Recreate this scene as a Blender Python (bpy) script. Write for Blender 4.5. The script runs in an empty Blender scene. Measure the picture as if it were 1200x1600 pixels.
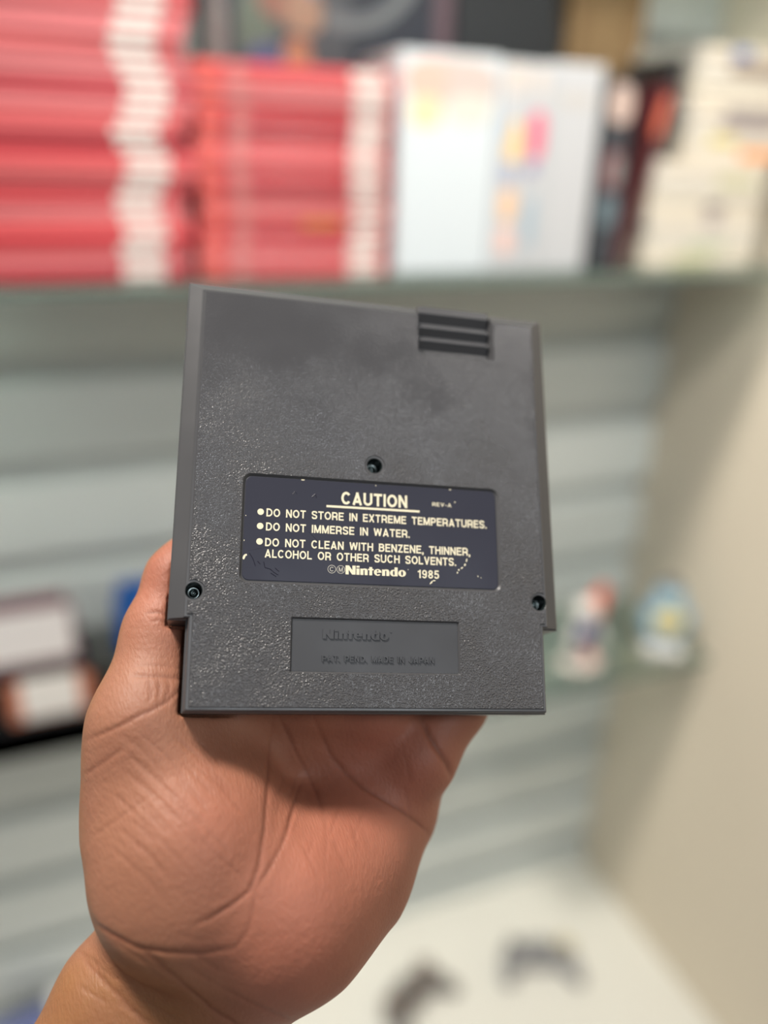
import bpy, bmesh, math, random
import numpy as np
from mathutils import Matrix, Vector

# ------------------------------------------------------------------ camera, light, exposure
SC = bpy.context.scene
COL = SC.collection
SC.view_settings.view_transform = 'Standard'
SC.view_settings.look = 'None'
SC.view_settings.gamma = 1.0
SC.view_settings.use_curve_mapping = False
SC.view_settings.exposure = 0.0

EYE = 1.5                      # height of the phone above the floor
FPX = 1309.6                   # focal length in pixels of the 1200 x 1600 frame
RC = np.array([[0.9283096, -0.3705401, 0.03068085],       # camera right / down / forward in the room
               [-0.12074549, -0.37848782, -0.91769684],
               [0.35165581, 0.84820222, -0.39609492]])
cam_d = bpy.data.cameras.new('camera')
cam = bpy.data.objects.new('camera', cam_d)
COL.objects.link(cam)
cam_d.sensor_fit = 'VERTICAL'
cam_d.sensor_height = 24.0
cam_d.lens = 24.0 * FPX / 1600.0
cam_d.clip_start = 0.02
cam_d.dof.use_dof = True
cam_d.dof.focus_distance = 0.250
cam_d.dof.aperture_fstop = 1.7
M = Matrix([list(RC[0]) , list(-RC[1]), list(-RC[2])]).transposed().to_4x4()
M.translation = (0, 0, EYE)
cam.matrix_world = M
SC.camera = cam

world = bpy.data.worlds.new('world')
SC.world = world
world.use_nodes = True
world.node_tree.nodes['Background'].inputs[0].default_value = (0.93, 0.96, 1.0, 1)
world.node_tree.nodes['Background'].inputs[1].default_value = 0.15


def area(name, loc, target, sx, sy, power, col):
    d = bpy.data.lights.new(name, 'AREA')
    d.shape = 'RECTANGLE'
    d.size, d.size_y = sx, sy
    d.energy = power
    d.color = col
    o = bpy.data.objects.new(name, d)
    COL.objects.link(o)
    o.location = loc
    o.rotation_euler = (Vector(target) - Vector(loc)).to_track_quat('-Z', 'Y').to_euler()
    return o


area('ceiling_lamp', (-0.45, 0.46, 2.75), (-0.40, 0.42, 0.0), 0.30, 0.30, 47.0, (1.0, 0.93, 0.84))
area('ceiling_lamp', (0.22, -1.15, 2.42), (0.1, 0.2, 1.4), 0.6, 0.35, 9.0, (0.92, 0.96, 1.0))
spot_d = bpy.data.lights.new('track_spot', 'SPOT')
spot_d.energy, spot_d.spot_size, spot_d.spot_blend, spot_d.shadow_soft_size = 39.0, math.radians(78), 0.75, 0.08
spot_d.color = (1.0, 0.96, 0.90)
spot = bpy.data.objects.new('track_spot', spot_d)
COL.objects.link(spot)
spot.location = (0.50, 0.10, 2.15)
spot.rotation_euler = (Vector((0.44, 1.02, 1.03)) - spot.location).to_track_quat('-Z', 'Y').to_euler()

# ------------------------------------------------------------------ helpers
def cam_pt(px, py, z):
    """point (mm, camera axes) seen at a pixel at depth z mm"""
    return np.array([(px - 600.0) / FPX * z, (py - 800.0) / FPX * z, z])


def cam_to_world(P):
    return np.asarray(P) @ RC * 0.001 + np.array([0, 0, EYE])


def tag(o, label=None, cat=None, group=None, kind=None):
    if label: o['label'] = label
    if cat: o['category'] = cat
    if group: o['group'] = group
    if kind: o['kind'] = kind
    return o


def empty(name, loc=(0, 0, 0), rot=(0, 0, 0)):
    o = bpy.data.objects.new(name, None)
    COL.objects.link(o)
    o.empty_display_size = 0.02
    o.location = loc
    o.rotation_euler = rot
    return o


class MB:
    """collects shapes for ONE mesh; every shape carries a material index"""
    def __init__(s):
        s.v, s.f, s.m, s.sm = [], [], [], []

    def add(s, vs, fs, mi=0, smooth=False):
        b = len(s.v)
        s.v += [tuple(map(float, p)) for p in vs]
        for f in fs:
            s.f.append([b + i for i in f]); s.m.append(mi); s.sm.append(smooth)
        return s

    def box(s, x0, x1, y0, y1, z0, z1, mi=0):
        vs = [(x0, y0, z0), (x1, y0, z0), (x1, y1, z0), (x0, y1, z0), (x0, y0, z1), (x1, y0, z1), (x1, y1, z1), (x0, y1, z1)]
        return s.add(vs, [(0, 3, 2, 1), (4, 5, 6, 7), (0, 1, 5, 4), (1, 2, 6, 5), (2, 3, 7, 6), (3, 0, 4, 7)], mi)

    def rings(s, rings, mi=0, smooth=False, cap0=True, cap1=True):
        n = len(rings[0]); vs = [p for r in rings for p in r]; fs = []
        for k in range(len(rings) - 1):
            for i in range(n):
                j = (i + 1) % n
                fs.append((k * n + i, k * n + j, (k + 1) * n + j, (k + 1) * n + i))
        if cap0: fs.append(tuple(range(n - 1, -1, -1)))
        if cap1: fs.append(tuple((len(rings) - 1) * n + i for i in range(n)))
        return s.add(vs, fs, mi, smooth)

    def prism(s, poly, z0, z1, mi=0, poly1=None):
        p1 = poly1 or poly
        return s.rings([[(x, y, z0) for x, y in poly], [(x, y, z1) for x, y in p1]], mi)

    def lathe(s, prof, mi=0, n=32, c=(0, 0), smooth=True):
        return s.rings([[(c[0] + r * math.cos(2 * math.pi * i / n), c[1] + r * math.sin(2 * math.pi * i / n), z) for i in range(n)] for r, z in prof], mi, smooth)

    def build(s, name, mats, parent=None, bevel=0.0, seg=2, angle=35):
        me = bpy.data.meshes.new(name)
        me.from_pydata(s.v, [], s.f)
        for m in (mats if isinstance(mats, (list, tuple)) else [mats]):
            me.materials.append(m)
        for p, mi, sm in zip(me.polygons, s.m, s.sm):
            p.material_index = mi; p.use_smooth = sm
        bm = bmesh.new(); bm.from_mesh(me)
        bmesh.ops.recalc_face_normals(bm, faces=bm.faces)
        if bevel:
            es = [e for e in bm.edges if len(e.link_faces) == 2 and e.calc_face_angle(0) > math.radians(angle)]
            bmesh.ops.bevel(bm, geom=es, offset=bevel, segments=seg, affect='EDGES', profile=0.5, clamp_overlap=True)
        bm.to_mesh(me); bm.free()
        o = bpy.data.objects.new(name, me)
        COL.objects.link(o)
        if parent: o.parent = parent
        return o


def mat(name, col, rough=0.5, **kw):
    m = bpy.data.materials.new(name)
    m.use_nodes = True
    b = m.node_tree.nodes['Principled BSDF']
    b.inputs['Base Color'].default_value = (*col, 1)
    b.inputs['Roughness'].default_value = rough
    for k, v in kw.items():
        b.inputs[k.replace('_', ' ')].default_value = v
    return m


def nd(m, typ, **kw):
    n = m.node_tree.nodes.new(typ)
    for k, v in kw.items():
        if k in n.inputs.keys(): n.inputs[k].default_value = v
        else: setattr(n, k, v)
    return n


def lk(m, a, b): m.node_tree.links.new(a, b)


def mottle(m, c0, c1, scale, detail=2.0, lo=0.35, hi=0.65):
    """base colour that varies between two tones over the object"""
    tc = nd(m, 'ShaderNodeTexCoord'); n = nd(m, 'ShaderNodeTexNoise'); r = nd(m, 'ShaderNodeValToRGB')
    n.inputs['Scale'].default_value = scale; n.inputs['Detail'].default_value = detail
    r.color_ramp.elements[0].position = lo; r.color_ramp.elements[0].color = (*c0, 1)
    r.color_ramp.elements[1].position = hi; r.color_ramp.elements[1].color = (*c1, 1)
    lk(m, tc.outputs['Object'], n.inputs['Vector']); lk(m, n.outputs['Fac'], r.inputs['Fac'])
    lk(m, r.outputs['Color'], m.node_tree.nodes['Principled BSDF'].inputs['Base Color'])
    return m


def srgb(r, g, b):
    f = lambda c: (c / 255 / 12.92) if c <= 10 else (((c / 255) + 0.055) / 1.055) ** 2.4
    return (f(r), f(g), f(b))


def ordinal(n):
    w = ['', 'first', 'second', 'third', 'fourth', 'fifth', 'sixth', 'seventh', 'eighth', 'ninth', 'tenth', 'eleventh', 'twelfth', 'thirteenth',
         'fourteenth', 'fifteenth', 'sixteenth', 'seventeenth', 'eighteenth', 'nineteenth', 'twentieth']
    return w[n] if n <= 20 else 'twenty-' + w[n - 20]


# ---- signed distance shapes meshed with surface nets (rounded bodies, the hand)
def seg_sdf(P, a, b, ra, rb):
    a = np.asarray(a, float); b = np.asarray(b, float); ab = b - a
    t = np.clip((P - a) @ ab / max(ab @ ab, 1e-9), 0, 1)
    return np.linalg.norm(P - a - t[..., None] * ab, axis=-1) - (ra + (rb - ra) * t)


def ell_sdf(P, c, r):
    q = (P - np.asarray(c, float)) / np.asarray(r, float)
    k = np.linalg.norm(q, axis=-1)
    return (k - 1) * min(r)


def smin(a, b, k):
    h = np.clip(0.5 + 0.5 * (b - a) / k, 0, 1)
    return b + (a - b) * h - k * h * (1 - h)


def surface_nets(fn, lo, hi, step):
    ax = [np.arange(l, h + step, step) for l, h in zip(lo, hi)]
    G = np.stack(np.meshgrid(*ax, indexing='ij'), -1)
    D = fn(G)
    n = np.array(D.shape); S = D < 0
    cs = tuple(n - 1)
    corner = [(i, j, k) for i in (0, 1) for j in (0, 1) for k in (0, 1)]
    sl = lambda c: tuple(slice(c[a], c[a] + n[a] - 1) for a in range(3))
    cnt = sum(S[sl(c)].astype(int) for c in corner)
    act = (cnt > 0) & (cnt < 8)
    acc = np.zeros(cs + (3,)); num = np.zeros(cs)
    for c in corner:
        for a in range(3):
            if c[a]: continue
            d = list(c); d[a] = 1
            A = D[sl(c)]; B = D[sl(d)]
            cr = (A < 0) != (B < 0)
            t = np.where(cr, A / np.where(cr, A - B, 1), 0)
            p = np.zeros(cs + (3,))
            for q in range(3): p[..., q] = c[q]
            p[..., a] += t
            acc += np.where(cr[..., None], p, 0); num += cr
    idx = np.full(cs, -1); idx[act] = np.arange(act.sum())
    loc = acc[act] / num[act][:, None]
    V = (np.argwhere(act) + loc) * step + np.array([a[0] for a in ax])
    F = []
    for a in range(3):
        b, c = [(1, 2), (2, 0), (0, 1)][a]
        s0 = [slice(None)] * 3; s1 = [slice(None)] * 3
        s0[a] = slice(0, -1); s1[a] = slice(1, None)
        I = S[tuple(s0)]; J = S[tuple(s1)]
        E = np.argwhere(I != J)
        ok = (E[:, b] > 0) & (E[:, c] > 0) & (E[:, b] < n[b] - 1) & (E[:, c] < n[c] - 1)
        E = E[ok]; flip = I[tuple(E.T)]
        q = []
        for db, dc in ((-1, -1), (0, -1), (0, 0), (-1, 0)):
            e = E.copy(); e[:, b] += db; e[:, c] += dc
            q.append(idx[tuple(e.T)])
        Q = np.stack(q, 1)
        Q[~flip] = Q[~flip][:, ::-1]
        F.append(Q)
    return V, np.concatenate(F)


def sdf_object(name, fn, lo, hi, step, m, parent=None, scale=0.001, smooth_it=2):
    V, F = surface_nets(fn, lo, hi, step)
    V = relax(V, F, smooth_it)
    me = bpy.data.meshes.new(name)
    me.from_pydata((V * scale).tolist(), [], F.tolist())
    me.materials.append(m)
    me.polygons.foreach_set('use_smooth', [True] * len(me.polygons))
    o = bpy.data.objects.new(name, me)
    COL.objects.link(o)
    if parent: o.parent = parent
    return o


def relax(V, F, it, lam=0.5):
    e = np.concatenate([F[:, [0, 1]], F[:, [1, 2]], F[:, [2, 3]], F[:, [3, 0]]])
    e = np.concatenate([e, e[:, ::-1]])
    deg = np.bincount(e[:, 0], minlength=len(V))[:, None]
    for _ in range(it):
        s = np.stack([np.bincount(e[:, 0], weights=V[e[:, 1], k], minlength=len(V)) for k in range(3)], 1)
        V = V + lam * (s / deg - V)
    return V


# ------------------------------------------------------------------ materials
PANEL = mottle(mat('slat_panel', (0.6, 0.6, 0.57), 0.42), (0.58, 0.625, 0.61), (0.62, 0.66, 0.645), 3.0)
BEIGE = mottle(mat('beige_paint', (0.7, 0.63, 0.52), 0.7), (0.70, 0.625, 0.505), (0.73, 0.655, 0.53), 2.0)
DECK = mottle(mat('white_deck', (0.8, 0.8, 0.76), 0.45), (0.70, 0.69, 0.63), (0.73, 0.72, 0.66), 3.0)
FLOORM = mottle(mat('floor_tile', (0.4, 0.38, 0.36), 0.5), (0.36, 0.35, 0.33), (0.42, 0.40, 0.38), 4.0)
BLACK = mat('black_acrylic', (0.012, 0.013, 0.015), 0.25)
DARKPL = mat('dark_plastic', (0.03, 0.031, 0.035), 0.35)
GLASS = mat('shelf_glass', (0.80, 0.93, 0.88), 0.0, Transmission_Weight=1.0, IOR=1.48)
GLASS_EDGE = mat('glass_edge', (0.16, 0.24, 0.21), 0.25, Transmission_Weight=0.35)
METAL = mat('bracket_steel', (0.55, 0.56, 0.57), 0.3, Metallic=1.0)
WHITE_PAPER = mat('white_paper', (0.78, 0.77, 0.74), 0.35)
CREAM_PL = mat('cream_plastic', (0.72, 0.66, 0.54), 0.4)
WHITE_PL = mat('white_plastic', (0.56, 0.59, 0.61), 0.35)
REDS = [mat('red_case_plastic', c, 0.28) for c in
        [(0.50, 0.06, 0.07), (0.55, 0.085, 0.095), (0.36, 0.035, 0.048), (0.56, 0.17, 0.18), (0.49, 0.095, 0.105), (0.54, 0.12, 0.125)]]  # the pinker, paler reds have plastic glare mixed into their colour
RED_BRIGHT = mat('red_case_clear', (0.66, 0.12, 0.10), 0.3)

# ------------------------------------------------------------------ the room
WY = 1.02          # face of the slatted back wall
WX = 0.883         # face of the beige side wall
SL = 0.125         # slat pitch
Z_G0 = EYE - 1.9347 * SL
Z_DECK = EYE - 10.3776 * SL


def slat_wall():
    mb = MB()
    zs = [Z_G0 + SL * (8 - k) for k in range(0, 22)]
    prof = [(WY, 2.9)]
    h, H, lip, dep = 0.014, 0.020, 0.005, 0.020
    for z in zs:
        if z < 0.05 or z > 2.85: continue
        prof += [(WY, z + h + .003), (WY + .003, z + h), (WY + lip, z + h), (WY + lip, z + H), (WY + dep, z + H), (WY + dep, z - H),
                 (WY + lip, z - H), (WY + lip, z - h), (WY + .003, z - h), (WY, z - h - .003)]
    prof += [(WY, 0.0), (WY + 0.035, 0.0), (WY + 0.035, 2.9)]
    a = [(-1.6, y, z) for y, z in prof]; b = [(WX, y, z) for y, z in prof]
    mb.rings([a, b])
    o = mb.build('wall_back', PANEL)
    return tag(o, kind='structure')


slat_wall()
tag(MB().box(WX, WX + 0.08, -1.6, WY + 0.035, 0.0, 2.9).build('wall_right', BEIGE), kind='structure')
tag(MB().box(-1.6, WX + .08, -1.6, WY + 0.035, -0.05, 0.0).build('floor', FLOORM), kind='structure')
dk = MB().box(-1.55, WX, 0.40, WY, Z_DECK - 0.03, Z_DECK)
o = dk.build('display_deck', DECK, bevel=0.003)
tag(o, 'long white display deck along the bottom of the slatted wall', 'deck')
pl = MB().box(-1.5, WX, 0.46, WY, 0.0, Z_DECK - 0.03).build('plinth', DECK, o)


def glass_shelf(x0, x1, y0, ztop, label, t=0.008):
    root = empty('glass_shelf', ((x0 + x1) / 2, y0, ztop))
    tag(root, label, 'shelf')
    cx = (x0 + x1) / 2
    MB().box(x0 - cx, x1 - cx, 0.002, WY - y0 - .001, -t, 0).build('glass_pane', GLASS, root)
    MB().box(x0 - cx, x1 - cx, 0.0, 0.0022, -t, 0).build('front_edge', GLASS_EDGE, root, bevel=.0007)
    n = max(2, int((x1 - x0) / 0.5) + 1)
    for i in range(n):
        x = x0 + 0.06 + (x1 - x0 - 0.12) * i / (n - 1) - cx
        mb = MB()
        mb.prism([(x - .003, 0.06), (x + .003, 0.06), (x + .003, WY - y0 - .001), (x - .003, WY - y0 - .001)], -t - .012, -t)
        mb.box(x - .006, x + .006, WY - y0 - .004, WY - y0 - .001, -t - .05, -t)
        mb.build('bracket', METAL, root, bevel=.0006)
    return root


SH_Y = 0.800
SH_Z = EYE - 0.1485 * SH_Y + 0.0005
glass_shelf(-0.95, WX - .002, SH_Y, SH_Z, 'long glass shelf carrying the stacks of game cases')
glass_shelf(-0.95, WX - .002, SH_Y, EYE + 0.262, 'unseen glass shelf added above the tall boxes to shade the wall')  # out of view, added to shade the upper wall and rear boxes
SH2_Y, SH2_Z = 0.815, EYE - 0.694
glass_shelf(0.50, WX - .002, SH2_Y, SH2_Z, 'short glass shelf in the corner under two small toys')

# ------------------------------------------------------------------ the cartridge
RVEC = (-0.259, -0.2274, 0.0282)
TVEC = (-2.7491, 58.1868, 244.2104)
_t = math.sqrt(sum(a * a for a in RVEC)); _k = [a / _t for a in RVEC]
_K = np.array([[0, -_k[2], _k[1]], [_k[2], 0, -_k[0]], [-_k[1], _k[0], 0]])
R_CART = (np.eye(3) + math.sin(_t) * _K + (1 - math.cos(_t)) * _K @ _K) @ np.diag([1, -1, -1.])


def cart_to_cam(P):
    return np.asarray(P, float) @ R_CART.T + np.array(TVEC)


def cam_to_cart(P):
    return (np.asarray(P, float) - np.array(TVEC)) @ R_CART


def plastic(name, base, rough, grain, scale=1500.0, warm=0.0):
    m = mat(name, base, rough)
    b = m.node_tree.nodes['Principled BSDF']
    tc = nd(m, 'ShaderNodeTexCoord')
    big = nd(m, 'ShaderNodeTexNoise'); big.inputs['Scale'].default_value = 38; big.inputs['Detail'].default_value = 3
    rr = nd(m, 'ShaderNodeMapRange'); rr.inputs['From Min'].default_value = 0.3; rr.inputs['From Max'].default_value = 0.7
    rr.inputs['To Min'].default_value = rough - 0.06; rr.inputs['To Max'].default_value = rough + 0.08
    lk(m, tc.outputs['Object'], big.inputs['Vector']); lk(m, big.outputs['Fac'], rr.inputs['Value'])
    lk(m, rr.outputs['Result'], b.inputs['Roughness'])
    if grain:
        n1 = nd(m, 'ShaderNodeTexVoronoi'); n1.feature = 'F1'; n1.inputs['Scale'].default_value = scale
        n2 = nd(m, 'ShaderNodeTexNoise'); n2.inputs['Scale'].default_value = scale * 0.8; n2.inputs['Detail'].default_value = 2
        mx = nd(m, 'ShaderNodeMath', operation='ADD')
        lk(m, tc.outputs['Object'], n1.inputs['Vector']); lk(m, tc.outputs['Object'], n2.inputs['Vector'])
        lk(m, n1.outputs['Distance'], mx.inputs[0]); lk(m, n2.outputs['Fac'], mx.inputs[1])
        bp = nd(m, 'ShaderNodeBump'); bp.inputs['Distance'].default_value = 0.0002; bp.inputs['Strength'].default_value = grain
        # worn patches: the grain is shallower near the top of the shell
        sp = nd(m, 'ShaderNodeSeparateXYZ'); mr = nd(m, 'ShaderNodeMapRange')
        mr.inputs['From Min'].default_value = 0.045; mr.inputs['From Max'].default_value = 0.115
        mr.inputs['To Min'].default_value = grain; mr.inputs['To Max'].default_value = grain * 0.35
        ml = nd(m, 'ShaderNodeMath', operation='MULTIPLY'); r2 = nd(m, 'ShaderNodeMapRange')
        r2.inputs['From Min'].default_value = 0.35; r2.inputs['From Max'].default_value = 0.65
        r2.inputs['To Min'].default_value = 0.55; r2.inputs['To Max'].default_value = 1.15
        lk(m, tc.outputs['Object'], sp.inputs[0]); lk(m, sp.outputs['Y'], mr.inputs['Value'])
        lk(m, big.outputs['Fac'], r2.inputs['Value'])
        lk(m, mr.outputs['Result'], ml.inputs[0]); lk(m, r2.outputs['Result'], ml.inputs[1])
        lk(m, ml.outputs[0], bp.inputs['Strength'])
        lk(m, mx.outputs[0], bp.inputs['Height']); lk(m, bp.outputs['Normal'], b.inputs['Normal'])
    return m


SHELL = plastic('grey_shell_grain', (0.063, 0.063, 0.068), 0.22, 1.0, 2150.0)
SHELL_S = plastic('grey_shell_smooth', (0.061, 0.061, 0.065), 0.36, 0)
FRONT_S = plastic('grey_front_shell', (0.061, 0.061, 0.065), 0.40, 0)
PLATE = plastic('grey_plate', (0.046, 0.048, 0.054), 0.46, 0)
NAVY = plastic('navy_label', (0.017, 0.018, 0.033), 0.44, 0)
for m_ in (NAVY, PLATE):
    m_.node_tree.nodes['Principled BSDF'].inputs['Specular IOR Level'].default_value = 0.32
INK = mat('cream_ink', (0.74, 0.68, 0.50), 0.5)
INK_DIM = mat('cream_ink_faint', (0.42, 0.40, 0.35), 0.5)
SCREW = mat('dark_screw', (0.16, 0.19, 0.19), 0.16, Metallic=1.0)
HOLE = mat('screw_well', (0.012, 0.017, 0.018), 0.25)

cart = empty('game_cartridge')
cart.matrix_world = (Matrix((RC.T @ R_CART).tolist()).to_4x4())
cart.matrix_world.translation = Vector(cam_to_world(np.array(TVEC)))
MW = Matrix((RC.T @ R_CART).tolist()).to_4x4(); MW.translation = Vector(cam_to_world(np.array(TVEC)))
cart.matrix_world = MW
tag(cart, 'grey plastic game cartridge held up in the hand, caution label facing out', 'game cartridge')
K = 0.001


def inset(o, d):
    """shrink the eight-corner cartridge outline by d"""
    c = []
    for x, y in o:
        s = 1 if x > 0 else -1
        c.append((x - s * d, y))
    ys = [p[1] for p in o]; lo_, hi_ = min(ys), max(ys)
    r = []
    for (x, y), (x0, y0) in zip(c, o):
        if y0 == lo_: y += d
        elif y0 == hi_: y -= d
        else: y += d
        r.append((x, y))
    return r


def outl(b, a, step, top, bot=0.0, b2=None):
    b2 = b2 or b
    return [(-b, bot), (b, bot), (b2, step), (a, step), (a, top), (-a, top), (-a, step), (-b2, step)]


A0 = outl(54.06, 55.9, 25.96, 130.45, 0.0, 54.3)
AF = outl(54.9, 60.3, 25.4, 133.7, -0.6, 55.1)
ring = lambda o, z: [(x * K, y * K, z * K) for x, y in o]
bs = MB()
bs.rings([ring(AF, -9.0), ring(AF, -3.6), ring(inset(AF, 0.5), -3.0), ring(A0, -0.75), ring(inset(A0, .35), -0.40), ring(inset(A0, .95), -0.40), ring(inset(A0, 1.15), 0.0)])
back = bs.build('back_shell', [SHELL, SHELL_S, HOLE], cart)


def rrect(x0, x1, y0, y1, r, n=6):
    P = []
    for cx, cy, a in ((x1 - r, y1 - r, 0), (x0 + r, y1 - r, 90), (x0 + r, y0 + r, 180), (x1 - r, y0 + r, 270)):
        for i in range(n + 1):
            t = math.radians(a + 90 * i / n); P.append((cx + r * math.cos(t), cy + r * math.sin(t)))
    return P


def mm(poly): return [(x * K, y * K) for x, y in poly]


HOLES = [(0.0, 75.4), (-53.35, 33.75), (53.3, 33.7)]
cut = MB()
cut.prism(mm(rrect(-40.0, 40.0, 37.3, 69.5, 2.0)), -0.75 * K, 0.2 * K, 0, mm(rrect(-40.9, 40.9, 36.4, 70.4, 2.6)))
cut.prism(mm(rrect(-24.6, 26.1, 11.3, 26.5, .25)), -0.7 * K, 0.2 * K, 0, mm(rrect(-25.2, 26.7, 10.7, 27.1, .4)))
# finger grip: sloped lip below and to the right, open at the top
g = [(14.9, 117.0), (39.9, 117.0), (39.9, 150), (14.9, 150)]; g1 = [(14.6, 115.4), (41.4, 115.4), (41.4, 150), (14.6, 150)]
cut.prism(mm(g), -3.4 * K, 0.3 * K, 0, mm(g1))
for hx, hy in HOLES:
    cut.lathe([(2.05 * K, -8.2 * K), (2.35 * K, -0.9 * K), (2.5 * K, -0.35 * K), (3.1 * K, -0.3 * K), (3.35 * K, 0.25 * K)], 0, 40, (hx * K, hy * K), False)
cutter = cut.build('cutter', [SHELL_S], cart)
md = back.modifiers.new('b', 'BOOLEAN'); md.object = cutter; md.solver = 'EXACT'; md.operation = 'DIFFERENCE'
dg = bpy.context.evaluated_depsgraph_get(); dg.update()
me = bpy.data.meshes.new_from_object(back.evaluated_get(dg))
back.modifiers.clear(); back.data = me
bpy.data.objects.remove(cutter)
bm = bmesh.new(); bm.from_mesh(me)
es = [e for e in bm.edges if len(e.link_faces) == 2 and e.calc_face_angle(0) > math.radians(12) and e.calc_length() > .0008]
bmesh.ops.bevel(bm, geom=es, offset=0.00016, segments=2, affect='EDGES', profile=0.5, clamp_overlap=True)
bm.normal_update()
bm.to_mesh(me); bm.free()
for p in me.polygons:
    c = p.center
    p.use_smooth = False
    flat = abs(c.z) < 1e-5 and p.normal.z > .99
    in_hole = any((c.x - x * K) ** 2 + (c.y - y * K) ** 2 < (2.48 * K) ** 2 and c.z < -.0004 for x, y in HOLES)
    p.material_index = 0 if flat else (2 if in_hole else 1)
    if in_hole: p.use_smooth = True

# ridges inside the grip
gr = MB()
prof = [(133.4, -1.0), (130.9, -1.0), (127.9, -3.2), (126.0, -1.1), (125.6, -1.1), (123.0, -3.2), (121.3, -1.1), (120.9, -1.1), (118.2, -3.2), (117.05, -2.9), (117.05, -3.6), (133.4, -3.6)]
gr.rings([[(x * K, a * K, b * K) for a, b in prof] for x in (14.95, 39.75)])
gr.build('finger_grip', SHELL_S, back, bevel=.00025)

# front shell with gripping grooves on its face (the side turned away)
fs = MB()
fs.rings([ring(inset(AF, .25), -17.0), ring(inset(AF, 0.0), -16.6), ring(AF, -9.3), ring(inset(AF, .3), -9.3), ring(inset(AF, .3), -9.0)])
front = fs.build('front_shell', FRONT_S, cart, bevel=.0003)
for i in range(9):
    v = 38 + i * 10.2
    MB().box(-59.0 * K, -46.0 * K, v * K, (v + 7.6) * K, -17.5 * K, -16.9 * K).build('grip_rib', FRONT_S, front, bevel=.0002)
MB().prism(mm(rrect(-41, 57, 30, 128, 1.5)), -17.15 * K, -16.95 * K).build('title_sticker', mat('plain_sticker', (0.25, 0.26, 0.3), 0.4), front)

# caution label
lab = MB()
lab.prism(mm(rrect(-39.85, 39.85, 37.45, 69.35, 1.9)), -0.8 * K, -0.45 * K, 0)
label = lab.build('caution_label', NAVY, cart, bevel=.00015)
tag(label, 'dark navy caution label with cream lettering')
ZL = -0.45

def arc_pts(cx, cy, rx, ry, a0, a1, n=14):
    return [(cx + rx * math.cos(math.radians(a0 + (a1 - a0) * i / n)), cy + ry * math.sin(math.radians(a0 + (a1 - a0) * i / n))) for i in range(n + 1)]


def spline(P, n=5):
    R = []
    for i in range(len(P) - 1):
        p0, p1, p2, p3 = P[max(i - 1, 0)], P[i], P[i + 1], P[min(i + 2, len(P) - 1)]
        for k in range(n):
            t = k / n
            R.append(tuple(0.5 * (2 * p1[d] + (p2[d] - p0[d]) * t + (2 * p0[d] - 5 * p1[d] + 4 * p2[d] - p3[d]) * t * t + (3 * p1[d] - p0[d] - 3 * p2[d] + p3[d]) * t ** 3) for d in (0, 1)))
    return R + [P[-1]]


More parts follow.
